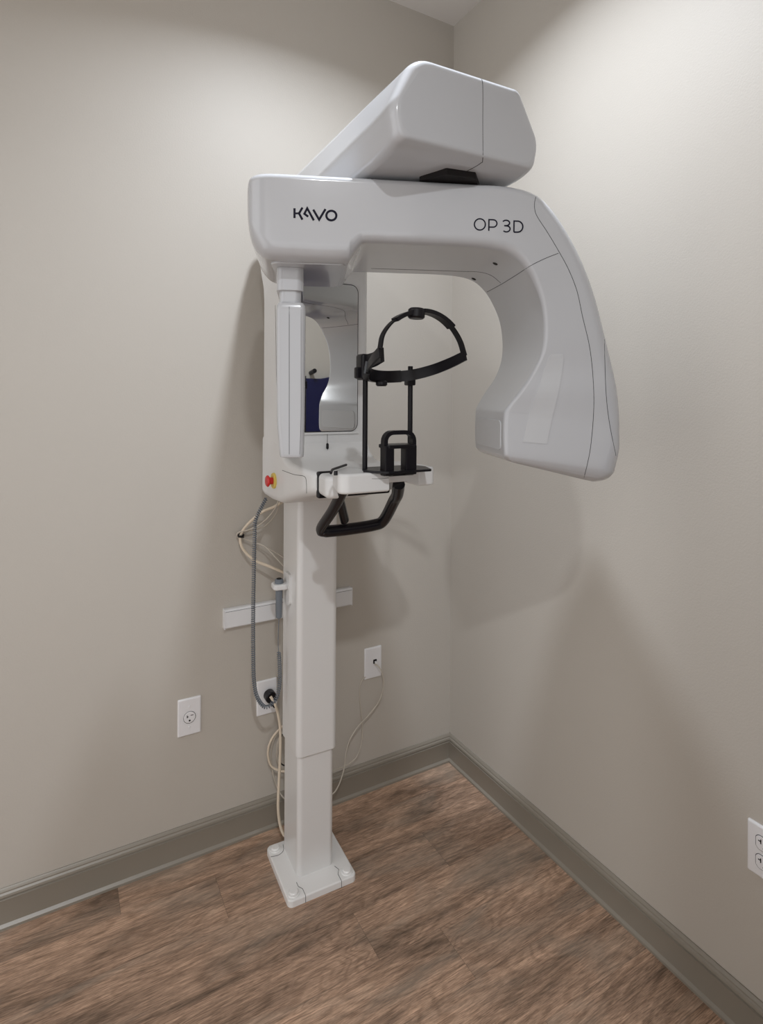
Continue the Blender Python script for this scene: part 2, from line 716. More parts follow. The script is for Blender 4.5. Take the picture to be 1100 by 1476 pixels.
# ledge: lofted along the front-back axis
lrings = []
for y, zt, zb, hw in ((.066, 1.24, 1.064, .1271), (0.0, 1.24, 1.062, .1271), (-.08, 1.235, 1.066, .1276), (-.105, 1.222, 1.070, .128), (-.12, 1.203, 1.074, .128), (-.14, 1.190, 1.080, .129),
                      (-.17, 1.182, 1.088, .127), (-.22, 1.178, 1.102, .123), (-.26, 1.177, 1.111, .120), (-.29, 1.176, 1.117, .116), (-.302, 1.174, 1.120, .112), (-.309, 1.170, 1.124, .107)):
    pts = round_poly([(-hw, zb), (hw, zb), (hw, zt), (-hw, zt)], [.022, .022, .014, .014], 6)
    lrings.append([Vector((p.x, y, p.y)) for p in pts])
lb = loft(lrings)
bmesh.ops.triangulate(lb, faces=lb.faces[:])
lbt = BVHTree.FromBMesh(lb)
ledge = part('control_ledge', lb, M['satin'])
seam_on('seam', lbt, [(407, 678), (424, 684), (437, 686), (441, 690), (442, 700), (442, 711)], ledge, off=.0001)

# mirror on the carriage front
mpl = round_poly([(-.093, 1.256), (.093, 1.256), (.093, 1.659), (-.093, 1.659)], .020, 8)
mrim = round_poly([(-.095, 1.254), (.095, 1.254), (.095, 1.661), (-.095, 1.661)], .022, 8)
fy = lambda a, b, h: Vector((a, h, b))
mr = part('mirror', prism(mpl, fy, -.0995, -.1035), M['mirror'], label='tall rounded mirror on the carriage front')
part('mirror_rim', prism(mrim, fy, -.0990, -.1028), M['seam'], mr)
lip = part('mirror_lip', box(-.098, .098, -.106, -.099, 1.2475, 1.2535, r=.002, seg=2), M['satin'], mr)
pc = part('pull_cord', tube([at_m(472, 624, 1, -.104), at_m(472, 650, 1, -.118)], .0006, 6), M['seam'])
pt = at_m(472, 643, 1, -.116)
part('cord_bead', cyl(pt+Vector((0, 0, -.008)), pt+Vector((0, 0, .008)), .0036, 14, bev=.002), M['black'], pc)
# seam along the carriage's left side
seam_on('seam', cbt, [(397, 440), (398, 500), (399, 560), (403, 600), (406, 640), (408, 662)], carriage, off=.0001)

# emergency stop on the left side
es0 = Vector((-.1300, -.052, 1.123))
eb = cyl(es0+Vector((.004, 0, 0)), es0+Vector((-.003, 0, 0)), .021, 32, bev=.001)
est = part('emergency_stop', eb, M['yellow'], label='yellow collar with red emergency stop button')
eb = cyl(es0+Vector((-.002, 0, 0)), es0+Vector((-.014, 0, 0)), .0095, 24)
cyl(es0+Vector((-.012, 0, 0)), es0+Vector((-.020, 0, 0)), .0155, 28, bev=.003, bm=eb)
part('button', eb, M['red'], est)

# overhead arm: from above the carriage out to the front
okeys = [  # y', centre, half width top, half width bottom, z top, z bottom
    (.10, .003, .095, .125, 1.905, 1.765), (.085, .003, .105, .132, 1.925, 1.763), (.0, .005, .108, .135, 1.935, 1.762), (-.2, .015, .112, .142, 1.938, 1.764),
    (-.40, .027, .116, .152, 1.941, 1.770), (-.52, .034, .118, .158, 1.943, 1.774), (-.60, .040, .119, .162, 1.945, 1.778), (-.650, .043, .119, .165, 1.946, 1.782),
    (-.676, .044, .118, .166, 1.946, 1.788), (-.688, .045, .115, .164, 1.943, 1.793), (-.694, .045, .110, .159, 1.937, 1.797), (-.696, .045, .103, .152, 1.929, 1.803)]
ok = catmull([Vector(k[:3]) for k in okeys], 4)
ok2 = catmull([Vector(k[3:]) for k in okeys], 4)
orings = []
for a, b in zip(ok, ok2):
    y, c, ht = a
    hbm, zt, zb = b
    zm = zb + (zt-zb)*.38
    pts = round_poly([(c-hbm*.93, zb), (c+hbm*.93, zb), (c+hbm, zm), (c+ht, zt), (c-ht, zt), (c-hbm, zm)], [.020, .022, .05, .018, .045, .05], 6)
    orings.append([Vector((p.x, y, p.y)) for p in pts])
ob = loft(orings)
bmesh.ops.triangulate(ob, faces=ob.faces[:])
obt = BVHTree.FromBMesh(ob)
oh = part('overhead_arm', ob, M['white'])
seam_on('seam', obt, [(694, 113), (696, 125), (696, 180), (696, 228), (693, 235), (680, 243), (665, 250)], oh, off=.0001)
pv = part('pivot', cyl((.01, -.45, 1.755), (.01, -.45, 1.785), .085, 40), M['black'])
vb = round_poly([(-.01, -.590), (.022, -.648), (.085, -.655), (.14, -.60)], .006, 3)
part('dark_recess', prism(vb, zup, 1.7695, 1.7875), M['slot'], oh)  # solid dark block, its colour stands in for the shade of a recess

# rotating unit: one lofted body following the C
HV = .145
V0 = -.005
# (Is, Iz, Os, Oz, half width inner, half width outer, radius inner, radius outer)
ck = [
    (-.2960, 1.690, -.2960, 1.742, .085, .095, .020, .020),
    (-.2935, 1.672, -.2945, 1.756, .112, .115, .030, .020),
    (-.2870, 1.646, -.2890, 1.764, .128, .130, .036, .016),
    (-.2740, 1.624, -.2750, 1.7675, .139, .140, .040, .014),
    (-.2550, 1.612, -.2550, 1.7685, .144, .144, .032, .012),
    (-.2200, 1.608, -.2200, 1.7690, .145, .145, .032, .012),
    (-.1600, 1.608, -.1600, 1.7690, .145, .145, .032, .012),
    (-.1060, 1.609, -.1120, 1.7690, .145, .145, .032, .012),
    (-.0960, 1.616, -.1020, 1.7690, .145, .145, .036, .012),
    (-.0800, 1.639, -.0850, 1.7690, .145, .145, .026, .012),
    (-.0700, 1.646, -.0700, 1.7690, .145, .145, .020, .012),
    (-.0400, 1.647, -.0400, 1.7690, .145, .145, .020, .012),
    (.0400, 1.647, .0400, 1.7690, .145, .145, .020, .012),
    (.1300, 1.647, .1400, 1.7690, .145, .145, .020, .012),
    (.1900, 1.643, .2100, 1.7690, .145, .145, .020, .014),
    (.2250, 1.632, .2640, 1.7610, .144, .145, .020, .018),
    (.2520, 1.610, .3010, 1.7390, .142, .145, .016, .024),
    (.2730, 1.578, .3430, 1.6900, .139, .145, .013, .030),
    (.2900, 1.535, .3800, 1.6250, .134, .145, .010, .030),
    (.2960, 1.485, .4080, 1.5550, .130, .145, .009, .030),
    (.2920, 1.440, .4280, 1.4850, .126, .145, .009, .030),
    (.2740, 1.398, .4450, 1.4220, .118, .145, .009, .030),
    (.2480, 1.360, .4570, 1.3680, .118, .145, .009, .030),
    (.2260, 1.328, .4630, 1.3150, .108, .145, .009, .030),
    (.2215, 1.312, .4640, 1.2850, .105, .145, .009, .030),
    (.2205, 1.270, .4640, 1.2450, .105, .145, .009, .030),
    (.2220, 1.236, .4610, 1.2060, .105, .143, .009, .038),
    (.2250, 1.226, .4560, 1.1900, .100, .139, .010, .036),
    (.2330, 1.219, .4440, 1.1780, .092, .130, .010, .034),
    (.2460, 1.214, .4260, 1.1720, .080, .116, .010, .030)]
A = catmull([Vector(k[:3]) for k in ck], 4)
B = catmull([Vector((k[3], k[4], k[5])) for k in ck], 4)
D = catmull([Vector((k[6], k[7], 0)) for k in ck], 4)
crings = []
for a, b, d in zip(A, B, D):
    I, Oo = Vector((a.x, a.y)), Vector((a.z, b.x))
    L = (Oo-I).length
    e = (Oo-I).normalized()
    pts = round_poly([(0, V0-b.y), (L, V0-b.z), (L, V0+b.z), (0, V0+b.y)], [d.x, d.y, d.y, d.x], 7)
    crings.append([cm(I.x+e.x*p.x, p.y, I.y+e.y*p.x) for p in pts])
cbm = loft(crings)
bmesh.ops.triangulate(cbm, faces=cbm.faces[:])
cbt2 = BVHTree.FromBMesh(cbm)
ru = part('rotating_unit', cbm, M['white'], label='glossy white C-shaped rotating arm with dark lettering', ang=50)

for s in ([(775, 277), (771, 290), (771, 302), (775, 313), (790, 336), (806, 363), (820, 389), (832, 420), (840, 457), (850, 500), (855, 545), (856, 590), (852, 640), (847, 668), (841, 692)],
          [(871, 474), (872, 520), (874, 570), (879, 612), (888, 657)],
          [(805, 365), (785, 373), (765, 383), (745, 396), (724, 409), (702, 421)],
          [(535, 387), (600, 389), (660, 391), (690, 392), (708, 397), (722, 408)]):
    seam_on('seam', cbt2, s, ru, off=.0001)
# screw covers beneath the beam
for px, py in ((714, 380), (683, 402)):
    d = ray_m(px, py).normalized()
    h = cbt2.ray_cast(CAM_M, d)
    if h[0]:
        part('screw_cover', cyl(h[0]-h[1]*.001, h[0]+h[1]*.0008, .0055, 16), M['slot'], ru)


def quad_on(name, tree, px, parent, mat, off=.0008):
    """thin panel skin following the surface inside a pixel outline of four corners"""
    bm = bmesh.new()
    n = 40
    m = 10
    g = []
    for j in range(n+1):
        f = j/n
        row = []
        L_ = catmull(px_left, 12)
        R_ = catmull(px_right, 12)
        la = L_[min(len(L_)-1, int(round(f*(len(L_)-1))))]
        ra = R_[min(len(R_)-1, int(round(f*(len(R_)-1))))]
        for i in range(m+1):
            q = la.lerp(ra, i/m)
            h = tree.ray_cast(CAM_M, ray_m(q.x, q.y).normalized())
            row.append((bm.verts.new(h[0]+h[1]*off), bm.verts.new(h[0]-h[1]*.001)))
        g.append(row)
    for j in range(n):
        for i in range(m):
            for k in (0, 1):
                bm.faces.new((g[j][i][k], g[j][i+1][k], g[j+1][i+1][k], g[j+1][i][k]))
    rim = [g[0][i] for i in range(m+1)] + [g[j][m] for j in range(1, n+1)] + [g[n][i] for i in range(m-1, -1, -1)] + [g[j][0] for j in range(n-1, 0, -1)]
    for a_, b_ in zip(rim, rim[1:]+rim[:1]):
        bm.faces.new((a_[0], b_[0], b_[1], a_[1]))
    return part(name, bm, mat, parent)


px_left = [Vector(p) for p in ((795, 510, 0), (789, 520, 0), (776, 560, 0), (763, 598, 0), (753, 637, 0))]
px_right = [Vector(p) for p in ((811, 510, 0), (812, 520, 0), (806, 560, 0), (797, 598, 0), (788, 640, 0))]
hatch = quad_on('side_panel', cbt2, [Vector((0, 0, 0))]*4, ru, M['pale'])
seam_on('panel_seam', cbt2, [(791, 517), (796, 510), (811, 509)], hatch, r=.0007, per=4, off=.0011)
seam_on('panel_seam', cbt2, [(811, 510), (811, 525), (806, 558), (797, 598), (788, 640)], hatch, r=.0007, per=4, off=.0011)
seam_on('panel_seam', cbt2, [(788, 640), (770, 640), (753, 637)], hatch, r=.0007, per=4, off=.0011)

# window face on the inner nose of the tube head
wf = round_poly([(-.090, 1.240), (.080, 1.240), (.080, 1.302), (-.090, 1.302)], .012, 5)
part('beam_window', prism([(p.x, p.y) for p in wf], lambda a, b, h: cm(h, a, b), .2235, .2192, .001, 2, r0=0), M['pale'], ru)

# inset plate beneath the left end, detector neck and detector column
ip = round_poly([(-.252, -.116), (-.106, -.116), (-.110, .108), (-.240, .108)], [.022, .01, .01, .03], 6)
ipl = part('lower_cover', prism(ip, lambda a, b, h: cm(a, b, h), 1.611, 1.6062, .0012, 3, r0=0), M['white'], ru)


def vprism(s0, s1, v0, v1, z0, z1, rad, rb=0., rtp=0., bm=None, sl=0.):
    pts = round_poly([(s0, v0), (s1, v0), (s1, v1), (s0, v1)], rad, 6)
    return prism(pts, lambda a, b, h: cm(a, b, h), z0, z1, rtp, 4, r0=rb, bm=bm)


nk = bmesh.new()
vprism(-.241, -.1875, -.085, .055, 1.560, 1.606, .014, rb=.002, bm=nk)
vprism(-.236, -.1925, -.080, .050, 1.525, 1.562, .013, bm=nk)
neck = part('detector_neck', nk, M['white'], ru)
dr = []
for z, s0, s1, vf in ((1.226, -.228, -.188, -.078), (1.2275, -.2315, -.186, -.082), (1.232, -.233, -.185, -.084), (1.25, -.2345, -.1845, -.085), (1.30, -.2385, -.184, -.087),
                      (1.38, -.240, -.1835, -.089), (1.52, -.241, -.183, -.089), (1.530, -.240, -.184, -.088), (1.536, -.237, -.187, -.085), (1.5375, -.234, -.190, -.082)):
    pts = round_poly([(s0, vf), (s1, vf), (s1, .06), (s0, .06)], .010, 6)
    dr.append([cm(p.x, p.y, z) for p in pts])
db = loft(dr)
dbt = BVHTree.FromBMesh(db)
det = part('detector_column', db, M['white'], ru, label='narrow white upright detector housing in front of the mirror')
seam_on('seam', dbt, [(417, 442), (417, 520), (417, 600), (417, 655)], ru, off=.0001, r=.0005)
seam_on('seam', dbt, [(434, 446), (434, 520), (434, 600), (432, 655)], ru, off=.00005, r=.0003)


# lettering on the front of the rotating unit
def stroke(bm, pts, w, closed=False, vv=-.1503):
    P = [Vector(p) for p in pts]
    n = len(P)
    rg = []
    for i in range(n):
        a = P[i-1] if (i or closed) else P[i]
        b = P[(i+1) % n] if (i < n-1 or closed) else P[i]
        t1 = (P[i]-a).normalized() if (P[i]-a).length > 1e-9 else (b-P[i]).normalized()
        t2 = (b-P[i]).normalized() if (b-P[i]).length > 1e-9 else t1
        n1, n2 = Vector((-t1.y, t1.x)), Vector((-t2.y, t2.x))
        m = (n1+n2)
        m = m.normalized() if m.length > 1e-6 else n1
        k = 1/max(.5, m.dot(n1))
        rg.append((P[i]+m*w/2*k, P[i]-m*w/2*k))
    rings = [[at_c2(q[0], vv), at_c2(q[1], vv), at_c2(q[1], vv+.0006), at_c2(q[0], vv+.0006)] for q in rg]
    if closed:
        rings.append(rings[0])
        return loft(rings, cap=False, bm=bm)
    return loft(rings, bm=bm)


def at_c2(q, v):
    return at_c(q.x, q.y, v)


def arc(cx, cy, rx, ry, a0, a1, n=20):
    return [(cx+rx*math.cos(R(a0+(a1-a0)*k/n)), cy+ry*math.sin(R(a0+(a1-a0)*k/n))) for k in range(n+1)]


def kv(x, y):
    return (410+x/12.222, 290+y/12.222)


def op(x, y):
    return (670+x/11, 300+y/11)


bm = bmesh.new()
sw = 3.2
stroke(bm, [kv(178, 124), kv(178, 298)], sw)
bm2 = stroke(bm, [kv(195, 215), kv(250, 213)], 2.6)
stroke(bm, [kv(318, 112), kv(258, 215), kv(318, 326)], sw)
stroke(bm, [kv(420, 272), kv(352, 222), kv(402, 125), kv(518, 338)], sw)
stroke(bm, [kv(508, 148), kv(612, 325), kv(724, 138)], sw)
c = arc(*kv(827, 253), 7.2, 6.9, 0, 360, 28)[:-1]
stroke(bm, c, sw, closed=True)
part('maker_lettering', bm, M['ink'], ru, smooth=False)
bm = bmesh.new()
sw = 1.95
stroke(bm, arc(*op(240, 258), 7.9, 8.1, 0, 360, 32)[:-1], sw, closed=True)
stroke(bm, [op(382, 360), op(384, 182), op(450, 184)]+arc(*op(452, 243), 5.3, 5.3, -90, 90, 14)+[op(390, 300)], sw)
stroke(bm, arc(*op(655, 235), 5.2, 3.9, -150, 90, 14)+[op(625, 278)], sw)
stroke(bm, [op(625, 278), op(660, 280)]+arc(*op(660, 328), 5.4, 4.4, -90, 140, 14), sw)
stroke(bm, [op(780, 380), op(782, 204), op(830, 206)]+arc(*op(838, 293), 7.6, 7.9, -90, 90, 18)+[op(780, 380)], sw)
part('model_lettering', bm, M['ink'], ru, smooth=False)

# ---- patient support: chin arm with two prongs
ca = bmesh.new()
for quad_, rr_ in (([(-.128, -.490), (-.010, -.490), (-.010, -.345), (-.085, -.345)], [.02, .003, .01, .02]),
                   ([(.082, -.455), (.126, -.455), (.126, -.32), (.080, -.32)], [.003, .012, .02, .01]),
                   ([(-.090, -.395), (.118, -.395), (.100, -.308), (-.055, -.308)], [.01, .01, .02, .02])):
    prism(round_poly(quad_, rr_, 5), zup, 1.150 + (.002 if quad_[0][0] == -.090 else 0), 1.192 - (.002 if quad_[0][0] == -.090 else 0), .006, 4, bm=ca)
caT = BVHTree.FromBMesh(ca)
chin = part('chin_arm', ca, M['satin'], label='white forked arm carrying chin rest and head support')
part('arm_joint', box(-.104, .085, -.3165, -.300, 1.114, 1.176, r=.005, seg=3), M['black'])
kb = bmesh.new()
kp = round_poly([(-.104, -.3165), (-.050, -.3165), (-.060, -.40), (-.112, -.385)], [.008, .004, .015, .02], 5)
prism(kp, zup, 1.124, 1.174, .011, 4, bm=kb)
part('arm_knob', kb, M['satin'])
lv = bmesh.new()
q0, q1, q2 = at_m(477, 682, 2, 1.194), at_m(479, 677, 2, 1.198), at_m(499, 670, 2, 1.200)
tube([q0, q1, q2], .0028, 8, bm=lv)
cyl(at_m(484, 685, 2, 1.192), at_m(484, 679, 2, 1.200), .004, 12, bm=lv)
part('release_lever', lv, M['black'])
seam_on('seam', caT, [(536, 690), (550, 690), (560, 689)], chin, r=.0004)

# handle bar
hpath = [at_m(496, 704, 1, -.40), at_m(480, 735, 1, -.335), at_m(463, 764, 1, -.27), at_m(470, 766, 1, -.262), at_m(500, 763, 1, -.262), at_m(538, 757, 1, -.262),
         at_m(553, 750, 1, -.27), at_m(568, 722, 1, -.33), at_m(573, 712, 1, -.36), at_m(575, 698, 1, -.39)]
hp2 = catmull([hpath[0], hpath[1], hpath[2]+Vector((0, 0, .004)), hpath[3]], 6)[:-1] + catmull(hpath[3:], 6)
hbm = tube(hp2, [.0125 if i < 14 else .0145 for i in range(len(hp2))], 16)
part('grab_handle', hbm, M['handle'])
sb = tube([at_m(486, 706, 1, -.31), at_m(497, 750, 1, -.262)], .0135, 14, flat=.8)
part('handle_brace', sb, M['handle'])

# chin rest bracket (black)
ch = bmesh.new()
cx0, cx1, cy0, cyy = -.034, .044, -.508, -.492


def brk(x, z):
    return Vector((x, -.5, z))


zb, zt = 1.190, 1.279
out = round_poly([(cx0, zb), (cx0, zt), (cx1, zt), (cx1, zb)], [.0, .018, .018, .0], 6)
# hoop
hoop = [Vector((p.x+(.005 if p.x < .01 else -.005)*1, -.5, p.y-.004)) for p in out]
strap(hoop, lambda i, p: Vector((0, 1, 0)), .0085, .016, bm=ch)
part('chin_rest', ch, M['black'], label='black chin rest hoop with small platform')
ch = bmesh.new()
for xa, xb in ((-.0335, -.0115), (.0155, .0425)):
    add_box(ch, xa, xb, -.513, -.488, 1.186, 1.249, r=.003, seg=2, )
sh = round_poly([(-.030, -.514), (.040, -.514), (.040, -.470), (-.030, -.470)], .008, 4)
prism(sh, zup, 1.242, 1.250, .002, 2, bm=ch)
part('chin_rest_block', ch, M['black'])
tray = round_poly([(-.066, -.475), (-.03, -.52), (.075, -.52), (.090, -.47), (.075, -.43), (-.04, -.43)], .006, 4)
part('chin_rest_tray', prism(tray, zup, 1.1915, 1.1965, .001, 2), M['black'])
part('chin_rest_stem', box(-.022, .040, -.508, -.470, 1.184, 1.194, r=.003, seg=2), M['black'])

# head support: two rods, band, over-head strap, knobs
hs = bmesh.new()
rodL, rodR = at_m(526, 667, 1, -.45), at_m(591, 655, 1, -.45)
rodL.z = 1.19
rodR.z = 1.19
headsup = part('head_support_rod', cyl(rodL, (rodL.x, rodL.y, 1.40), .0056, 14), M['black'])
part('head_support_rod', cyl(rodR, (rodR.x, rodR.y, 1.418), .0056, 14), M['black'])
for rd in (rodL, rodR):
    pass
# band
bk = [(-.092, -.600, 1.434), (-.088, -.560, 1.420), (-.075, -.510, 1.404), (-.048, -.470, 1.395), (.0, -.452, 1.393), (.050, -.466, 1.397), (.080, -.505, 1.407), (.094, -.555, 1.420), (.101, -.603, 1.434)]
bpth = catmull([Vector(p) for p in bk], 8)
cen = Vector((0, -.58, 1.41))
wd = [.020+.004*math.sin(PI*i/(len(bpth)-1)) for i in range(len(bpth))]
band = part('head_band', strap(bpth, lambda i, p: Vector((p.x, (p.y+.62), 0)).normalized(), wd, .004), M['black'], label='black curved head band', ang=40)
# sleeve pads on the band
sp = bpth[14:38]
part('band_sleeve', strap(sp, lambda i, p: Vector((p.x, (p.y+.62), 0)).normalized(), .026, .012), M['black'], band)
# over-head strap
tk = [(-.092, -.600, 1.440), (-.086, -.600, 1.466), (-.067, -.600, 1.490), (-.038, -.600, 1.507), (.0, -.600, 1.516), (.035, -.600, 1.510), (.065, -.600, 1.492), (.088, -.600, 1.464), (.100, -.600, 1.434)]
tp = catmull([Vector(p) for p in tk], 8)
part('crown_strap', strap(tp, lambda i, p: Vector((p.x, 0, (p.z-1.42))).normalized(), .016, .003), M['black'], ang=40)
slv = tp[18:50]
cs = part('crown_sleeve', strap(slv, lambda i, p: Vector((p.x, 0, (p.z-1.42))).normalized(), .022, .008), M['black'], ang=40)
kc = at_m(600, 455, 1, -.60)
part('crown_knob', cyl(kc+Vector((0, 0, -.006)), kc+Vector((.001, 0, .014)), .0165, 22, bev=.003), M['black'], cs)
kn = at_m(550, 554, 1, -.47)
part('band_knob', cyl(kn+Vector((0, 0, -.004)), kn+Vector((0, 0, .008)), .0125, 18, bev=.003), M['black'], band)
# clamps
cl = bmesh.new()
p = at_m(524, 533, 1, -.452)
add_box(cl, p.x-.012, p.x+.013, -.470, -.436, 1.385, 1.440, r=.006, seg=3)
add_box(cl, p.x-.020, p.x-.008, -.462, -.446, 1.388, 1.412, r=.003, seg=2)
strap([at_m(528, 522, 1, -.47), at_m(540, 518, 1, -.50), at_m(551, 511, 1, -.55)], lambda i, q: Vector((1, 0, 0)), [.030, .028, .028], .008, bm=cl)
part('side_clamp', cl, M['black'])
p = at_m(591, 545, 1, -.452)
part('rod_clamp', box(p.x-.010, p.x+.010, -.462, -.442, 1.375, 1.402, r=.003, seg=2), M['black'])

# ------------------------------------------------------------------ hand switch hanging in the holder
hx = to_m(at(400, 870, 1, -.165))
sw_root = thing('exposure_switch', 'slate-grey exposure hand switch with coiled cord hanging beside the white column', 'hand switch', MO, MR)
cxy = Vector((-.0855, .036, 0))
hb = cyl(cxy+Vector((0, 0, .716)), cxy+Vector((0, 0, .812)), .0085, 20, r1=.0105, bev=.002)
cyl(cxy+Vector((0, 0, .810)), cxy+Vector((0, 0, .828)), .0125, 24, bev=.003, bm=hb)
part('handle', hb, M['grey'], sw_root)
part('button', cyl(cxy+Vector((0, 0, .826)), cxy+Vector((0, 0, .8300)), .007, 18, bev=.001), M['black'], sw_root)
YC = -.165


def atm(px, py, y):
    return to_m(at(px, py, 1, y))


st = [cxy+Vector((0, 0, .718)), atm(401, 925, YC), atm(402, 945, YC)]
part('straight_cord', tube(catmull(st, 6), .0012, 8), M['grey'], sw_root)
coil = [(402, 940), (403, 960), (403, 985), (399, 1005), (389, 1017), (380, 1018), (370, 1003), (366, 980), (365, 940), (365, 880), (366, 820), (367, 775), (368, 752), (375, 735), (384, 718)]
cpath = catmull([atm(a, b, YC) for a, b in coil], 10)
hl = helix(cpath, .0046, .0060, 10)
part('coiled_cord', tube(hl, .0015, 6), M['grey'], sw_root, wn=False, ang=80)

# ------------------------------------------------------------------ cables
def cable(name, label, pts, r, mat, cat='cable', group=None):
    """pts: (px, py, world y)"""
    P = catmull([at(a, b, 1, y) for a, b, y in pts], 8)
    o = link(name, tube(P, r, 10), mat, wn=False)
    return tag(o, label, cat, group)


cable('power_cable', 'thick cream cable looping from carriage through wall tie back to the column',
      [(409, 722, -.10), (396, 730, -.085), (378, 738, -.06), (362, 751, -.04), (352, 762, -.030), (347, 772, -.026), (347, 783, -.03), (353, 795, -.035), (368, 808, -.05), (390, 817, -.07), (413, 827, -.10)], .0042, M['cream'])
cable('signal_cable', 'thin beige cable dropping in a curve from carriage to the wall tie',
      [(402, 716, -.12), (399, 728, -.10), (390, 742, -.07), (376, 755, -.05), (360, 763, -.035), (343, 768, -.028), (344, 775, -.022), (350, 776, -.022), (364, 781, -.03), (382, 788, -.05), (398, 804, -.07), (411, 818, -.09)], .0020, M['thin'])
cable('signal_cable', 'thin beige cable running outermost from carriage behind the coiled cord to the tie',
      [(405, 716, -.12), (403, 728, -.09), (395, 745, -.05), (382, 758, -.03), (366, 764, -.025), (349, 768, -.019), (347, 774, -.0155), (356, 778, -.02), (378, 786, -.03), (398, 797, -.05), (412, 806, -.08)], .0017, M['thin'])
tie = thing('cable_tie', 'black hook-and-loop tie holding the cables against the wall', 'cable tie', at(347, 772, 1, 0))
tb = bmesh.new()
tc_ = at(347, 772, 1, -.024)-tie.location
ringp = [tc_+Vector((.0085*math.cos(q), .0095*math.sin(q), -.001)) for q in [2*PI*k/20 for k in range(20)]]
tube(ringp, .0045, 8, closed=True, bm=tb, flat=.4)
part('strap_loop', tb, M['black'], tie, wn=False)
part('tie_base', box(-.006, .006, -.016, 0, -.006, .008, r=.001, seg=2), M['black'], tie)

cable('looped_cable', 'cream cable curving out behind the column below the coiled cord',
      [(413, 1042, -.04), (404, 1050, -.035), (393, 1063, -.03), (387, 1078, -.028), (387, 1093, -.028), (392, 1105, -.032), (404, 1111, -.045), (414, 1112, -.06)], .0034, M['cream'])
cable('looped_cable', 'thin cable hanging in a narrow loop towards the baseboard behind the column',
      [(414, 1046, -.035), (401, 1056, -.03), (393, 1072, -.025), (391, 1090, -.022), (393, 1112, -.024), (398, 1130, -.028), (405, 1145, -.035), (414, 1155, -.05)], .0019, M['thin'])
random.seed(4)
for k, (dx, lab) in enumerate(((0, 'outermost coil of thin cable bunched behind the column near the baseboard'),
                               (3, 'middle coil of thin cable bunched behind the column near the baseboard'),
                               (6, 'innermost coil of thin cable bunched behind the column near the baseboard'))):
    P = [(413, 1050+dx, -.04-k*.004), (404+dx*.4, 1060, -.035-k*.004), (399+dx*.7, 1078, -.03-k*.004), (400+dx*.7, 1096, -.03-k*.004), (407, 1108-dx, -.035-k*.004), (416, 1111-dx, -.045)]
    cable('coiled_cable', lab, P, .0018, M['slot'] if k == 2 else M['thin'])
cable('network_cable', 'thin beige network cable from wall jack sweeping down behind the column',
      [(540, 957, -.012), (545, 960, -.024), (551, 970, -.030), (553, 985, -.03), (548, 1008, -.03), (534, 1028, -.03), (518, 1045, -.035), (505, 1065, -.04), (499, 1085, -.045), (496, 1108, -.05), (490, 1128, -.055), (483, 1141, -.06), (476, 1146, -.06)], .0021, M['thin'])
cable('network_cable', 'thinner beige cable from lower left edge of the jack plate to the column',
      [(527, 976, -.008), (523, 979, -.014), (519, 990, -.016), (519, 1010, -.018), (522, 1040, -.02), (522, 1065, -.022), (516, 1088, -.025), (503, 1101, -.03), (488, 1108, -.04), (476, 1112, -.05)], .0015, M['thin'])

# ------------------------------------------------------------------ wall plates
def plate_mesh(wd_, ht, th=.006):
    """plate on a wall facing -Y, centred on origin"""
    rings = []
    for y, ins in ((0, 0), (-th*.45, 0), (-th*.8, .0015), (-th, .0045)):
        pts = round_poly([(-wd_/2+ins, -ht/2+ins), (wd_/2-ins, -ht/2+ins), (wd_/2-ins, ht/2-ins), (-wd_/2+ins, ht/2-ins)], .003, 3)
        rings.append([Vector((p.x, y, p.y)) for p in pts])
    return loft(rings)


def disc(x, z, y0, y1, r, n=24, bm=None, bev=0):
    return cyl((x, y0, z), (x, y1, z), r, n, bev=bev, bm=bm)


def screw(parent, x, z, y=-.006):
    b_ = disc(x, z, y+.001, y-.0012, .0032, 14, bev=.0006)
    o = part('screw', b_, M['plate'], parent)


# single round receptacle on the left wall
cpx = (-.9435, .4115)
t = thing('power_outlet', 'white wall outlet with one empty round receptacle left of the machine', 'outlet', (cpx[0], 0, cpx[1]), 0)
part('wall_plate', plate_mesh(.066, .108), M['plate'], t)
rc = part('receptacle', disc(0, -.001, -.004, -.0078, .0165, 32, bev=.0012), M['plate'], t)
b_ = bmesh.new()
ringp = [Vector((.0172*math.cos(q), -.0062, -.001+.0172*math.sin(q))) for q in [2*PI*k/36 for k in range(36)]]
tube(ringp, .0005, 6, closed=True, bm=b_)
part('receptacle_gap', b_, M['seam'], rc, wn=False)
b_ = box(-.0082, -.0058, -.0082, -.0075, -.001, .0065)
add_box(b_, -.0058, -.0035, -.0082, -.0075, .0012, .0032)
add_box(b_, .0025, .0105, -.0082, -.0075, .0040, .0058)
disc(0, -.0095, -.0075, -.0082, .0028, 12, bm=b_)
part('slots', b_, M['slot'], rc, smooth=False)
screw(t, 0, .030)
screw(t, 0, -.030)

# plate with the black plug
t = thing('power_outlet', 'white wall outlet holding a round black plug behind the coiled cord', 'outlet', (-.709, 0, .410), 0)
part('wall_plate', plate_mesh(.066, .108), M['plate'], t)
part('receptacle', disc(0.008, -.002, -.004, -.0078, .0165, 32, bev=.0012), M['plate'], t)
pg = thing('power_plug', 'round black power plug with thick cream cord behind the coiled cord', 'plug', at(387, 1000, 1, -.006), 0)
b_ = disc(0, 0, -.0025, -.030, .0175, 28, bev=.003)
part('plug_body', b_, M['black'], pg)
b_ = cyl((.001, -.024, -.010), (.006, -.046, -.020), .0085, 14, r1=.0055)
part('strain_relief', b_, M['black'], pg)
pp = [(390, 1004, -.050), (396, 1014, -.060), (401, 1030, -.068), (404, 1052, -.075), (404, 1085, -.085), (402, 1130, -.095), (401, 1165, -.10), (404, 1190, -.10), (410, 1204, -.105), (417, 1206, -.11)]
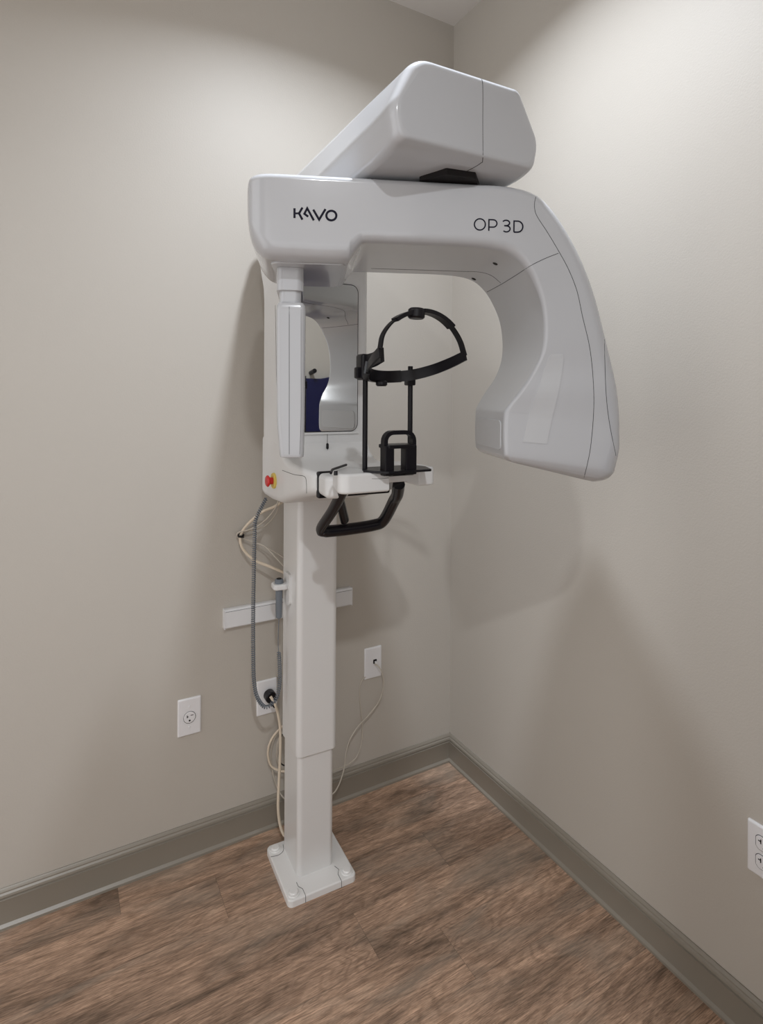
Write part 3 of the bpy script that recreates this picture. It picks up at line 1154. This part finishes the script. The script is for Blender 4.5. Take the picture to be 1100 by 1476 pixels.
part('power_cord', tube([p - pg.location for p in catmull([at(a, b, 1, y) for a, b, y in pp], 8)], .0042, 10), M['cream'], pg, wn=False, label='thick cream power cord')

# network jack plate
t = thing('network_jack', 'white wall plate with single black data jack right of the column', 'wall jack', (-.3315, 0, .4335), 0)
part('wall_plate', plate_mesh(.066, .106), M['plate'], t)
part('jack_port', box(-.001, .012, -.0085, -.003, -.003, .011, r=.001, seg=2), M['slot'], t)
part('cable_connector', box(.003, .0095, -.0165, -.008, -.001, .006, r=.001, seg=2), M['plate'], t)

# duplex on the right wall
t = thing('power_outlet', 'white duplex wall outlet cut by the photo right edge', 'outlet', (0, -1.062-.035, .408), R(-90))
part('wall_plate', plate_mesh(.070, .108), M['plate'], t)
for dz in (.0195, -.0195):
    fpz = round_poly([(-.0165, -.009+dz), (-.011, -.0145+dz), (.011, -.0145+dz), (.0165, -.009+dz), (.0165, .009+dz), (.011, .0145+dz), (-.011, .0145+dz), (-.0165, .009+dz)], .006, 3)
    rc = part('receptacle', prism(fpz, fy, -.004, -.0075, .0008, 2, r0=0), M['plate'], t)
    lp_ = [Vector((p.x*1.03, -.0062, (p.y-dz)*1.03+dz)) for p in fpz]
    part('receptacle_gap', tube(lp_, .0006, 6, closed=True), M['slot'], rc, wn=False)
    b_ = box(-.0075, -.0055, -.0080, -.0072, dz-.001, dz+.008)
    add_box(b_, -.0115, -.0075, -.0080, -.0072, dz+.003, dz+.005)
    add_box(b_, .0055, .0075, -.0080, -.0072, dz, dz+.007)
    disc(0, dz-.008, -.0072, -.0080, .0024, 12, bm=b_)
    part('slots', b_, M['slot'], rc, smooth=False)
screw(t, 0, 0)

# raceway on the left wall behind the column
t = thing('wall_raceway', 'horizontal white plastic cable trunking on the wall behind the column', 'cable trunking', (-.634, 0, .681), 0)
rw = round_poly([(0, -.029), (-.016, -.029), (-.020, -.025), (-.020, .020), (-.0195, .0235), (-.016, .029), (0, .029)], .002, 2)
part('trunking_body', loft([[Vector((x, p.x, p.y)) for p in rw] for x in (-.2115, .2115)]), M['race'], t)
for x in (-.2135, .2105):
    part('end_cap', box(x, x+.003, -.0207, 0, -.0297, .0297, r=.0008, seg=2), M['race'], t)
part('cover_seam', tube([Vector((-.21, -.0198, .0225)), Vector((.21, -.0198, .0225))], .0005, 6), M['seam'], t, wn=False)
for x in (-.13, -.055):
    part('joint_line', tube([Vector((x, -.0201, -.025)), Vector((x, -.0201, .022))], .0003, 6), M['seam'], t, wn=False)

# ------------------------------------------------------------------ blue lead apron on the right wall behind the camera, seen in the mirror
ap = thing('lead_apron', 'dark blue lead apron hanging on the wall, glimpsed in the mirror', 'apron', (-.20, -1.80, 1.02), R(-90))
b_ = bmesh.new()
prof = [(-.26, -.30), (-.27, .10), (-.20, .30), (-.15, .45), (-.05, .43), (.05, .43), (.15, .45), (.20, .30), (.27, .10), (.26, -.30)]
prism(round_poly(prof, .03, 3), lambda a, b, h: Vector((h + .006*math.sin(a*40), a, b)), -.012, -.035, .006, 2, bm=b_)
part('apron_body', b_, M['blue'], ap)
part('peg', cyl((0, 0, .46), (-.07, 0, .47), .012, 14, bev=.002), M['black'], ap)
